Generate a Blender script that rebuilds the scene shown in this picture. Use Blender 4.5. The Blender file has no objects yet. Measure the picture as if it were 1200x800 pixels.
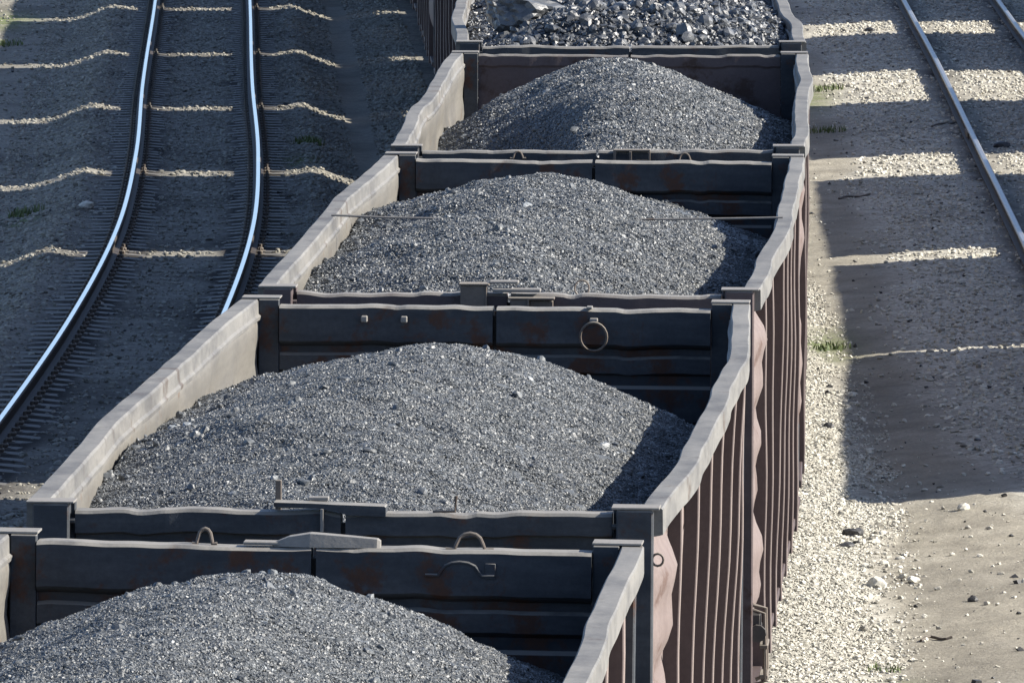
import bpy, math, random
import numpy as np
from mathutils import Vector, Matrix

random.seed(7)
rng = np.random.default_rng(11)
scene = bpy.context.scene
col = scene.collection
PI = math.pi

# ------------------------------------------------------------------ camera
CAM_H = 8.8
F_PX = 12240.0                      # focal length in pixels of a 1200 px wide frame
PITCH = math.atan(1014.0 / F_PX)
cd = bpy.data.cameras.new('camera')
cam = bpy.data.objects.new('camera', cd)
col.objects.link(cam)
cam.location = (0, 0, CAM_H)
cam.rotation_euler = (PI / 2 - PITCH, 0, 0)
cd.sensor_width = 36
cd.lens = F_PX / 1200 * 36
cd.clip_start = 1
cd.clip_end = 8000
scene.camera = cam

# ------------------------------------------------------------------ light
SUN_EL = math.radians(33)
SUN_AZ_BACK = 0.02                  # the sun stands square to the train, a touch behind
w = bpy.data.worlds.new('World')
scene.world = w
w.use_nodes = True
nt = w.node_tree
bg = nt.nodes['Background']
sky = nt.nodes.new('ShaderNodeTexSky')
sky.sky_type = 'NISHITA'
sky.sun_disc = False
sky.sun_elevation = SUN_EL
sky.sun_rotation = math.radians(89)
sky.air_density = .55
sky.dust_density = .5
sky.ozone_density = 1.5
nt.links.new(sky.outputs[0], bg.inputs[0])
bg.inputs[1].default_value = 0.11
sd = bpy.data.lights.new('sun', 'SUN')
sd.energy = 5.0
sd.angle = math.radians(0.53)
sd.color = (1.0, 0.935, 0.83)
sun = bpy.data.objects.new('sun', sd)
col.objects.link(sun)
dirv = Vector((-math.cos(SUN_EL), -SUN_AZ_BACK, -math.sin(SUN_EL)))
sun.rotation_euler = dirv.to_track_quat('-Z', 'Y').to_euler()
sun.location = (60, 90, 50)
vs = scene.view_settings
vs.view_transform = 'Standard'
vs.look = 'None'
vs.gamma = 1
vs.exposure = 1.25

# ------------------------------------------------------------------ tracks
class Spline:
    def __init__(s, pts):
        s.x = np.array([p[0] for p in pts], float)
        s.y = np.array([p[1] for p in pts], float)
        s.m = np.gradient(s.y, s.x)
    def __call__(s, t):
        t = np.asarray(t, float)
        tc = np.clip(t, s.x[0], s.x[-1])
        i = np.clip(np.searchsorted(s.x, tc) - 1, 0, len(s.x) - 2)
        h = s.x[i + 1] - s.x[i]
        u = (tc - s.x[i]) / h
        r = ((2*u**3 - 3*u**2 + 1)*s.y[i] + (u**3 - 2*u**2 + u)*h*s.m[i]
             + (-2*u**3 + 3*u**2)*s.y[i+1] + (u**3 - u**2)*h*s.m[i+1])
        r = r + np.where(t < s.x[0], (t - s.x[0])*s.m[0], 0) + np.where(t > s.x[-1], (t - s.x[-1])*s.m[-1], 0)
        return r
cM = Spline([(30, -2.2), (36.8, -1.74), (49.6, -.91), (57.3, -.46), (64.4, -.06), (71.5, .32), (78.4, .63),
             (85.5, .87), (92.6, 1.05), (100.7, 1.10), (110, 1.08), (123, .88), (135, .52), (143, .33),
             (152, .10), (163, -.2), (175, -.55), (190, -1.0), (230, -2.3)])
cL = Spline([(60, -4.95), (80, -4.42), (97.6, -4.0), (109.5, -3.84), (123.2, -3.85), (135.7, -4.10), (150.9, -4.55),
             (175.4, -5.2), (200, -5.9), (230, -6.8)])
cR = Spline([(40, 5.6), (90, 6.3), (123.7, 6.76), (142.9, 7.02), (156.3, 7.2), (175.4, 7.4), (230, 8.0)])
def cQ(y): return cR(y) + 4.75 - .42*(1 - np.clip((np.asarray(y, float) - 91)/17, 0, 1))

def smooth(a, b, x):
    t = np.clip((x - a) / (b - a), 0, 1)
    return t*t*(3 - 2*t)

# cheap tileable value noise with numpy
_nt = rng.random((256, 256))
def vnoise(x, y):
    x = np.asarray(x, float); y = np.asarray(y, float)
    xi = np.floor(x).astype(int); yi = np.floor(y).astype(int)
    fx = x - xi; fy = y - yi
    fx = fx*fx*(3-2*fx); fy = fy*fy*(3-2*fy)
    a = _nt[xi & 255, yi & 255]; b = _nt[(xi+1) & 255, yi & 255]
    c = _nt[xi & 255, (yi+1) & 255]; d = _nt[(xi+1) & 255, (yi+1) & 255]
    return (a*(1-fx)+b*fx)*(1-fy) + (c*(1-fx)+d*fx)*fy - .5
def fbm(x, y, n=3):
    r = 0; a = 1
    for k in range(n):
        r = r + a*vnoise(x*2**k + 17.3*k, y*2**k + 5.1*k); a *= .5
    return r

def ground_z(X, Y):
    X = np.asarray(X, float); Y = np.asarray(Y, float)
    base = -0.37 + .09*smooth(1.5, 3.2, X - cM(Y)) + 0.04*fbm(X*.45, Y*.22, 3)
    z = base
    for c, top, hw, na in ((cL, -.19, 1.55, .12), (cM, -.25, 1.5, .1), (cR, -.19, 1.15, .06), (cQ, -.2, 1.5, .1)):
        d = np.abs(X - c(Y)) + na*fbm(X*1.3 + 9, Y*.5, 2)
        k = 1 - smooth(hw - .1, hw + (.75 if c is cL else 2.2 if c is cR else 1.1), d)
        hump = top + (.05 if c is cL else .0)*np.exp(-((d - hw + .05)/.22)**2)
        z = z*(1-k) + hump*k
    return z + .012*fbm(X*4, Y*3, 2)

# ------------------------------------------------------------------ mesh helpers
class MB:
    """collects shapes; build() links them as ONE mesh object"""
    def __init__(s): s.v = []; s.f = []
    def add(s, vs, fs):
        n = len(s.v); s.v += [tuple(p) for p in vs]; s.f += [tuple(i + n for i in f) for f in fs]
    def box(s, x0, x1, y0, y1, z0, z1, ch=0.0):
        if ch <= 0:
            s.add([(x0,y0,z0),(x1,y0,z0),(x1,y1,z0),(x0,y1,z0),(x0,y0,z1),(x1,y0,z1),(x1,y1,z1),(x0,y1,z1)],
                  [(0,3,2,1),(4,5,6,7),(0,1,5,4),(1,2,6,5),(2,3,7,6),(3,0,4,7)])
            return
        V = []; idx = {}
        for a in (0,1):
            for b in (0,1):
                for c in (0,1):
                    for ax in range(3):
                        p = [x1-ch if a else x0+ch, y1-ch if b else y0+ch, z1-ch if c else z0+ch]
                        p[ax] = (x1,y1,z1)[ax] if (a,b,c)[ax] else (x0,y0,z0)[ax]
                        idx[(a,b,c,ax)] = len(V); V.append(tuple(p))
        F = []
        for ax in range(3):
            o = [i for i in range(3) if i != ax]
            for sd_ in (0,1):
                q = []
                for (p, r) in ((0,0),(1,0),(1,1),(0,1)):
                    k = [0,0,0]; k[ax] = sd_; k[o[0]] = p; k[o[1]] = r
                    q.append(idx[(*k, ax)])
                F.append(tuple(q))
        for ax in range(3):
            o = [i for i in range(3) if i != ax]
            for p in (0,1):
                for r in (0,1):
                    k0 = [0,0,0]; k0[o[0]] = p; k0[o[1]] = r; k1 = list(k0); k1[ax] = 1
                    F.append((idx[(*k0,o[0])], idx[(*k1,o[0])], idx[(*k1,o[1])], idx[(*k0,o[1])]))
        for a in (0,1):
            for b in (0,1):
                for c in (0,1):
                    F.append((idx[(a,b,c,0)], idx[(a,b,c,1)], idx[(a,b,c,2)]))
        s.add(V, F)
    def sweep(s, rings, closed=True):
        """rings: list of equally long lists of points; joins successive rings, caps ends"""
        n = len(rings[0]); V = [p for r in rings for p in r]; F = []
        for i in range(len(rings)-1):
            for j in range(n if closed else n-1):
                k = (j+1) % n
                F.append((i*n+j, i*n+k, (i+1)*n+k, (i+1)*n+j))
        if closed:
            F.append(tuple(range(n))[::-1]); F.append(tuple((len(rings)-1)*n + j for j in range(n)))
        s.add(V, F)
    def tube(s, pts, r, n=7):
        pts = [Vector(p) for p in pts]; rings = []
        up0 = Vector((.13, .2, .97)).normalized()
        for i, p in enumerate(pts):
            t = (pts[min(i+1, len(pts)-1)] - pts[max(i-1, 0)]).normalized()
            a = t.cross(up0)
            if a.length < .05: a = t.cross(Vector((1,0,0)))
            a.normalize(); b = t.cross(a)
            rings.append([tuple(p + r*(math.cos(2*PI*k/n)*a + math.sin(2*PI*k/n)*b)) for k in range(n)])
        s.sweep(rings)
    def ring(s, c, R, r, tilt=0.0, n=20, m=6):
        V = []; F = []
        for i in range(n):
            a = 2*PI*i/n
            for j in range(m):
                b = 2*PI*j/m
                x = (R + r*math.cos(b))*math.cos(a); z = (R*1.08 + r*math.cos(b))*math.sin(a); y = r*math.sin(b) + z*tilt
                V.append((c[0]+x, c[1]+y, c[2]+z))
                F.append((i*m+j, ((i+1)%n)*m+j, ((i+1)%n)*m+(j+1)%m, i*m+(j+1)%m))
        s.add(V, F)
    def cyl(s, c, axis, r, h, n=20):
        ax = Vector(axis).normalized(); c = Vector(c)
        s.tube([c - ax*h/2, c + ax*h/2], r, n)
    def mesh(s, name, fix=True):
        me = bpy.data.meshes.new(name)
        me.from_pydata(s.v, [], s.f)
        if fix:
            import bmesh
            bm = bmesh.new(); bm.from_mesh(me)
            bmesh.ops.recalc_face_normals(bm, faces=bm.faces)
            bm.to_mesh(me); bm.free()
        return me
    def build(s, name, mat, parent=None, smooth_=False):
        me = s.mesh(name)
        me.materials.append(mat)
        if smooth_:
            me.polygons.foreach_set('use_smooth', [True]*len(me.polygons))
            me.set_sharp_from_angle(angle=math.radians(40))
        o = bpy.data.objects.new(name, me)
        col.objects.link(o); o.parent = parent
        return o

def np_mesh(name, V, T, mat, rnd=None, quads=False):
    """big triangle or quad mesh from numpy arrays, optional per-vertex random attribute"""
    k = 4 if quads else 3
    me = bpy.data.meshes.new(name)
    me.vertices.add(len(V)); me.vertices.foreach_set('co', np.ascontiguousarray(V, dtype=np.float32).ravel())
    me.loops.add(len(T)*k); me.loops.foreach_set('vertex_index', np.ascontiguousarray(T, dtype=np.int32).ravel())
    me.polygons.add(len(T))
    me.polygons.foreach_set('loop_start', np.arange(0, len(T)*k, k, dtype=np.int32))
    me.polygons.foreach_set('use_smooth', [False]*len(T))
    me.update(calc_edges=True)
    if rnd is not None:
        a = me.attributes.new('rnd', 'FLOAT', 'POINT'); a.data.foreach_set('value', np.ascontiguousarray(rnd, dtype=np.float32))
    me.materials.append(mat)
    o = bpy.data.objects.new(name, me); col.objects.link(o)
    return o

OCT = np.array([(1,0,0),(-1,0,0),(0,1,0),(0,-1,0),(0,0,1),(0,0,-1)], float)
OCT_F = np.array([(0,2,4),(2,1,4),(1,3,4),(3,0,4),(2,0,5),(1,2,5),(3,1,5),(0,3,5)])
# a rougher, blockier lump: cube corners pushed about
CUB = np.array([(-1,-1,-1),(1,-1,-1),(1,1,-1),(-1,1,-1),(-1,-1,1),(1,-1,1),(1,1,1),(-1,1,1)], float)*.72
CUB_F = np.array([(0,2,1),(0,3,2),(4,5,6),(4,6,7),(0,1,5),(0,5,4),(1,2,6),(1,6,5),(2,3,7),(2,7,6),(3,0,4),(3,4,7)])
def _ico():
    import bmesh
    bm = bmesh.new(); bmesh.ops.create_icosphere(bm, subdivisions=2, radius=1)
    v = np.array([tuple(x.co) for x in bm.verts]); bm.verts.ensure_lookup_table(); bm.faces.ensure_lookup_table()
    f = np.array([[x.index for x in q.verts] for q in bm.faces]); bm.free(); return v, f
ICO, ICO_F = _ico()
def lumps(P, R, flat=.75, cube=.5, ico=9.0):
    """angular stones at points P with radii R -> verts, tris, random value per vertex"""
    n = len(P)
    out_v = []; out_t = []; out_r = []; off = 0
    pick = rng.random(n) < cube
    fine = R >= ico
    for base, faces, sel in ((CUB, CUB_F, pick & ~fine), (OCT, OCT_F, ~pick & ~fine), (ICO, ICO_F, fine)):
        p = P[sel]; r = R[sel]; m = len(p)
        if m == 0: continue
        v = base[None] * (1 + .45*(rng.random((m, len(base), 3)) - .5)) if base is not ICO else None
        if v is None:                         # a ball split by five random flat faces, then roughened
            k_ = np.full((m, len(base)), 1.15)
            for q in range(6):
                nrm = rng.normal(size=(m, 3)); nrm /= np.linalg.norm(nrm, axis=1, keepdims=True)
                dt = np.maximum(np.einsum('vk,mk->mv', base, nrm), .05)
                k_ = np.minimum(k_, (.5 + .3*rng.random(m))[:, None]/dt)
            v = base[None]*(k_*(1 + .12*(rng.random((m, len(base))) - .5)))[:, :, None]
        sc = r[:, None]*(.65 + .7*rng.random((m, 3))); v = v*sc[:, None, :]
        a = rng.random(m)*2*PI; b = (rng.random(m)-.5)*.8; c = rng.random(m)*2*PI
        def rot(v, ax, ang):
            i, j = [(1,2),(2,0),(0,1)][ax]
            ca, sa = np.cos(ang)[:,None], np.sin(ang)[:,None]
            q = v.copy(); q[:,:,i] = ca*v[:,:,i] - sa*v[:,:,j]; q[:,:,j] = sa*v[:,:,i] + ca*v[:,:,j]; return q
        v = rot(rot(rot(v, 2, a), 0, b), 1, c)
        v[:,:,2] *= flat
        v += p[:, None, :]
        k = len(base)
        out_v.append(v.reshape(-1, 3))
        out_t.append((faces[None] + (np.arange(m)*k)[:, None, None] + off).reshape(-1, 3))
        out_r.append(np.repeat(rng.random(m), k)); off += m*k
    return np.concatenate(out_v), np.concatenate(out_t), np.concatenate(out_r)

def tag(o, label=None, cat=None, group=None, kind=None):
    if label: o['label'] = label
    if cat: o['category'] = cat
    if group: o['group'] = group
    if kind: o['kind'] = kind
    return o
def empty(name, loc=(0,0,0), rot=(0,0,0)):
    o = bpy.data.objects.new(name, None); col.objects.link(o)
    o.location = loc; o.rotation_euler = rot; o.empty_display_size = .3
    return o
def children(o): return [c for c in bpy.data.objects if c.parent == o]
def copy_tree(o, parent=None):
    c = o.copy(); col.objects.link(c); c.parent = parent
    for ch in children(o): copy_tree(ch, c)
    return c

# ------------------------------------------------------------------ materials
def new_mat(name):
    m = bpy.data.materials.new(name); m.use_nodes = True
    t = m.node_tree; p = t.nodes['Principled BSDF']
    return m, t, p
def N(t, kind, **kw):
    n = t.nodes.new(kind)
    for k, v in kw.items(): setattr(n, k, v)
    return n
def noise(t, vec, scale, detail=4, rough=.6):
    n = N(t, 'ShaderNodeTexNoise'); n.inputs['Scale'].default_value = scale
    n.inputs['Detail'].default_value = detail; n.inputs['Roughness'].default_value = rough
    t.links.new(vec, n.inputs['Vector']); return n.outputs['Fac']
def ramp(t, fac, stops):
    r = N(t, 'ShaderNodeValToRGB'); e = r.color_ramp.elements
    while len(e) < len(stops): e.new(.5)
    for i, (p, c) in enumerate(stops):
        e[i].position = p; e[i].color = (*c, 1) if len(c) == 3 else c
    t.links.new(fac, r.inputs[0]); return r.outputs[0]
def mix(t, fac, a, b, mode='MIX'):
    m = N(t, 'ShaderNodeMix', data_type='RGBA', blend_type=mode)
    for sock, val in ((m.inputs[0], fac), (m.inputs[6], a), (m.inputs[7], b)):
        if isinstance(val, (int, float)): sock.default_value = val
        elif isinstance(val, tuple): sock.default_value = (*val, 1)
        else: t.links.new(val, sock)
    return m.outputs[2]
def coords(t, scale=(1,1,1), obj=True):
    c = N(t, 'ShaderNodeTexCoord'); mp = N(t, 'ShaderNodeMapping'); mp.inputs['Scale'].default_value = scale
    t.links.new(c.outputs['Object'], mp.inputs[0]); return mp.outputs[0]
def bump(t, p, h, strength=.4, dist=.01):
    b = N(t, 'ShaderNodeBump'); b.inputs['Strength'].default_value = strength; b.inputs['Distance'].default_value = dist
    t.links.new(h, b.inputs['Height']); t.links.new(b.outputs[0], p.inputs['Normal'])

def worn_metal(name, base, second, rust, rust_amt=.62, rough=.65, streak=(3, 3, .5), spec=.3, dust=None, smudge=0):
    m, t, p = new_mat(name)
    v = coords(t); vs_ = coords(t, streak)
    c = mix(t, ramp(t, noise(t, vs_, 2.2, 6), [(.35, (0,0,0)), (.65, (1,1,1))]), base, second)
    c = mix(t, ramp(t, noise(t, v, 3.1, 8, .7), [(rust_amt, (0,0,0)), (rust_amt + .08, (1,1,1))]), c, rust)
    f = noise(t, v, 38, 4)
    c = mix(t, .35, c, mix(t, f, (.5,.5,.5), (1.4,1.4,1.4)), 'MULTIPLY') if False else mix(t, ramp(t, f, [(.3, (0,0,0)), (.75, (.45,.45,.45))]), c, tuple(x*.62 for x in base))
    if smudge:
        c = mix(t, ramp(t, noise(t, coords(t, (1.2, .7, 1.6)), 1.9, 9, .72), [(.44, (0,0,0)), (.64, (smudge,)*3)]), c, (.062,.062,.064))
    if dust:
        g = N(t, 'ShaderNodeNewGeometry'); sx = N(t, 'ShaderNodeSeparateXYZ'); t.links.new(g.outputs['True Normal'], sx.inputs[0])
        f2 = N(t, 'ShaderNodeMath', operation='MULTIPLY')
        t.links.new(ramp(t, sx.outputs['Z'], [(.45, (0,0,0)), (.8, (1,1,1))]), f2.inputs[0])
        t.links.new(ramp(t, noise(t, v, 5, 5), [(.3, (.45,.45,.45)), (.5, (1,1,1))]), f2.inputs[1])
        c = mix(t, f2.outputs[0], c, dust)
    t.links.new(c, p.inputs['Base Color'])
    p.inputs['Roughness'].default_value = rough
    p.inputs['Specular IOR Level'].default_value = spec
    bump(t, p, noise(t, v, 22, 5), .35, .006)
    return m
M = {}
M['outer'] = worn_metal('faded_red_wagon_paint', (.15,.115,.105), (.18,.142,.13), (.095,.058,.046), .575)
M['post'] = worn_metal('shaded_red_post_paint', (.065,.048,.047), (.08,.061,.058), (.055,.036,.03), .68)  # post webs coloured darker to hold their shade
M['flange'] = worn_metal('sunlit_weathered_post_face', (.19,.15,.135), (.22,.18,.16), (.10,.065,.05), .6)  # outer post faces coloured paler to carry the sunlight
M['inner'] = worn_metal('dusty_bare_wagon_steel', (.125,.119,.107), (.17,.161,.143), (.12,.085,.06), .60, streak=(2,.35,3), smudge=.42)
M['toprail'] = worn_metal('dusty_top_rail_steel', (.155,.152,.144), (.205,.198,.184), (.09,.07,.056), .585, streak=(3,.5,3), smudge=.75)
M['end'] = worn_metal('grey_end_wall_steel', (.022,.027,.034), (.056,.061,.068), (.06,.026,.014), .54, streak=(.6,3,3),dust=(.20,.19,.172))
M['endred'] = worn_metal('reddish_end_beam_steel', (.075,.056,.056), (.095,.074,.073), (.045,.025,.018), .56, streak=(.6,3,3),dust=(.20,.19,.172))
M['plate'] = worn_metal('pale_corner_plate_steel', (.19,.18,.165), (.225,.212,.195), (.12,.08,.06), .64)
M['rusty'] = worn_metal('rusty_fitting_steel', (.11,.09,.075), (.14,.115,.095), (.06,.035,.025), .55,dust=(.2,.18,.15))
M['under'] = worn_metal('dark_underframe_steel', (.045,.042,.04), (.06,.055,.05), (.05,.035,.025), .6)
M['wheel'] = worn_metal('dark_wheel_steel', (.05,.045,.042), (.07,.06,.055), (.05,.03,.02), .6, rough=.5)
M['wire'] = worn_metal('dull_wire_steel', (.16,.155,.15), (.2,.19,.18), (.1,.07,.05), .6, rough=.5)

def coal_mat(name, lo, hi, spec, r0=.28):
    m, t, p = new_mat(name)
    a = N(t, 'ShaderNodeAttribute'); a.attribute_name = 'rnd'
    v = coords(t)
    c = ramp(t, a.outputs['Fac'], [(0, lo), (.55, tuple((x+y)*.5 for x, y in zip(lo, hi))), (.93, hi), (1, tuple(min(1, x*2.3) for x in hi))])  # the brightest few chips are glints painted into the colour
    c = mix(t, ramp(t, noise(t, v, 60, 3), [(.35, (.4,.4,.4)), (.6, (0,0,0))]), c, lo)
    t.links.new(c, p.inputs['Base Color'])
    p.inputs['Specular IOR Level'].default_value = spec
    rr = N(t, 'ShaderNodeMapRange'); rr.inputs[3].default_value = r0; rr.inputs[4].default_value = r0 + .3
    t.links.new(noise(t, v, 25, 2), rr.inputs[0]); t.links.new(rr.outputs[0], p.inputs['Roughness'])
    bump(t, p, noise(t, v, 130, 3), .6, .004)
    return m
M['coal'] = coal_mat('fine_grey_coal', (.052,.057,.060), (.120,.128,.132), .62, .34)
M['coal_lump'] = coal_mat('glossy_coal_lumps', (.034,.038,.043), (.085,.09,.095), .75, .3)
M['coal_dark'] = coal_mat('dark_loose_coal', (.012,.012,.013), (.035,.035,.036), .5, .4)

def stone_mat(name, k):
    m, t, p = new_mat(name)
    a = N(t, 'ShaderNodeAttribute'); a.attribute_name = 'rnd'
    v = coords(t)
    c = ramp(t, a.outputs['Fac'], [(0, (.17*k,.16*k,.134*k)), (.12, (.36*k,.343*k,.287*k)), (.5, (.48*k,.46*k,.392*k)), (1, (.62*k,.60*k,.52*k))])
    c = mix(t, ramp(t, noise(t, v, 18, 4), [(.42, (0,0,0)), (.75, (.6,.6,.6))]), c, (.25*k,.23*k,.2*k))
    t.links.new(c, p.inputs['Base Color']); p.inputs['Roughness'].default_value = .85
    p.inputs['Specular IOR Level'].default_value = .25
    bump(t, p, noise(t, v, 70, 3), .4, .004)
    return m
M['stone'] = stone_mat('pale_ballast_stone', 1.0)
M['stone_shaded'] = stone_mat('sooty_shaded_ballast_stone', .55)  # same stone, darkened to deepen the train's shade on the left

def ground_mat():
    m, t, p = new_mat('yard_ground')
    v = coords(t)
    zr = N(t, 'ShaderNodeAttribute'); zr.attribute_name = 'zones'
    sep = N(t, 'ShaderNodeSeparateColor'); t.links.new(zr.outputs['Color'], sep.inputs[0])
    vo = N(t, 'ShaderNodeTexVoronoi'); vo.inputs['Scale'].default_value = 26; t.links.new(v, vo.inputs['Vector'])
    cell = N(t, 'ShaderNodeSeparateColor'); t.links.new(vo.outputs['Color'], cell.inputs[0])
    gravel = ramp(t, cell.outputs[0], [(0, (.25,.239,.204)), (.3, (.37,.354,.304)), (.75, (.47,.451,.39)), (1, (.56,.538,.468))])
    gravel = mix(t, ramp(t, noise(t, v, 2.2, 5), [(.45, (0,0,0)), (.7, (.55,.55,.55))]), gravel, (.175,.16,.137))
    dirt = ramp(t, noise(t, v, 1.4, 9, .68), [(.3, (.205,.190,.155)), (.5, (.29,.27,.22)), (.72, (.37,.347,.29))])
    dirt = mix(t, ramp(t, noise(t, v, 30, 4, .7), [(.35, (.5,.5,.5)), (.6, (0,0,0))]), dirt, (.125,.113,.095))
    c = mix(t, sep.outputs[0], gravel, dirt)
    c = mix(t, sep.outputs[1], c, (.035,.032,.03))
    c = mix(t, sep.outputs[2], c, (.11,.14,.045))
    t.links.new(c, p.inputs['Base Color']); p.inputs['Roughness'].default_value = .95
    p.inputs['Specular IOR Level'].default_value = .15
    bump(t, p, noise(t, v, 24, 6, .7), .6, .03)
    return m
M['ground'] = ground_mat()

def rail_mats():
    m, t, p = new_mat('polished_rail_head')
    v = coords(t)
    p.inputs['Metallic'].default_value = 1
    c = ramp(t, noise(t, v, 6, 4), [(.3, (.70,.665,.62)), (.7, (.86,.82,.77))])
    t.links.new(c, p.inputs['Base Color']); p.inputs['Roughness'].default_value = .2
    M['railhead'] = m
    m, t, p = new_mat('dull_rail_head')
    p.inputs['Metallic'].default_value = .9
    v = coords(t)
    c = ramp(t, noise(t, v, 6, 4), [(.3, (.30,.30,.305)), (.7, (.42,.42,.425))])
    t.links.new(c, p.inputs['Base Color']); p.inputs['Roughness'].default_value = .42
    M['railhead_dull'] = m
    M['railweb'] = worn_metal('dark_rail_web', (.04,.035,.032), (.055,.045,.04), (.06,.04,.03), .6)
rail_mats()
M['sleeper'] = worn_metal('soiled_sleeper_concrete', (.10,.092,.082), (.15,.14,.12), (.05,.045,.04), .55)
def grass_mat():
    m, t, p = new_mat('weed_grass')
    c = ramp(t, noise(t, coords(t), 9, 2), [(.35, (.05,.085,.022)), (.65, (.13,.15,.05))])
    t.links.new(c, p.inputs['Base Color']); p.inputs['Roughness'].default_value = .7
    return m
M['grass'] = grass_mat()
M['wood'] = worn_metal('weathered_stick', (.09,.075,.06), (.13,.11,.09), (.06,.05,.04), .6)

# ------------------------------------------------------------------ ground
GREEN = [(4.2, 152.5, .45, 3.0), (3.3, 109.5, .3, 2.0), (2.9, 78.3, .2, .5), (-2.75, 137, .25, 1.2), (-6.0, 128, .2, 1.0), (-8.6, 176, .6, 3)]
def build_ground():
    xs = np.concatenate([[-3000, -400, -60, -25], np.arange(-13, 13.5, .07), [16, 20, 30, 80, 500, 3000]])
    ys = np.concatenate([[-3000, -300, 0, 40, 58], np.arange(68, 192, .14), [195, 200, 215, 240, 300, 500, 1500, 6000]])
    X, Y = np.meshgrid(xs, ys, indexing='ij')
    Z = ground_z(X, Y) + .02*fbm(X*9, Y*6, 2)
    far = (np.abs(X) > 25) | (Y < 40) | (Y > 300)
    Z = np.where(far, -.37, Z)
    V = np.stack([X, Y, Z], -1).reshape(-1, 3)
    nx, ny = len(xs), len(ys)
    i, j = np.meshgrid(np.arange(nx-1), np.arange(ny-1), indexing='ij')
    a = (i*ny + j).ravel(); T = np.stack([a, a+ny, a+ny+1, a+1], -1)
    o = np_mesh('ground', V, T, M['ground'], quads=True)
    # what the surface is made of: dirt path, soiled strips along the rails, weeds, plus a shade tone left of the train
    right_edge = cR(Y) - 1.6 - .85*smooth(88, 104, Y)
    n1 = .22*fbm(X*1.1, Y*.35, 3)
    path = smooth(1.95, 2.4, X + n1 - cM(Y)) * (1 - smooth(-.35, .25, X + n1*1.5 - right_edge))
    valley = np.exp(-((X + n1 - (cL(Y) + 2.25))/.35)**2)
    left_flat = 1 - smooth(-3.3, -2.4, X + n1 - cL(Y))
    midr = 0.5*(1 - smooth(.5, .78, np.abs(X - cR(Y))))
    dirt = np.clip(path + .8*valley + left_flat*.75 + midr, 0, 1)
    soil_shade = 0*X
    for c, k in ((cL, 1.1), (cR, .6), (cM, .7)):
        for s in (-1, 1):
            soil_shade = np.maximum(soil_shade, k*np.exp(-((X - c(Y) - s*.79)/.27)**2))
    soil_shade = np.clip(soil_shade*(1 + fbm(X*3, Y, 2)) + .22*smooth(0, .4, fbm(X*.6+40, Y*.4, 3)) + .52*(1 - smooth(-1.6, .5, X - cM(Y)))*(1-.6*dirt), 0, 1)  # last term darkens all ground left of the train to deepen its shade
    gr = 0*X
    for gx, gy, rx, ry in GREEN:
        gr = np.maximum(gr, np.exp(-((X-gx)/rx)**2 - ((Y-gy)/ry)**2)*(1 + 1.2*fbm(X*6, Y*5, 2)))
    gr = np.clip(gr*.75, 0, .85)
    C = np.stack([dirt, soil_shade, gr, np.ones_like(X)], -1).reshape(-1, 4).astype(np.float32)
    at = o.data.color_attributes.new('zones', 'FLOAT_COLOR', 'POINT'); at.data.foreach_set('color', C.ravel())
    o.data.polygons.foreach_set('use_smooth', [True]*len(o.data.polygons))
    tag(o, kind='structure')
build_ground()

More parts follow.
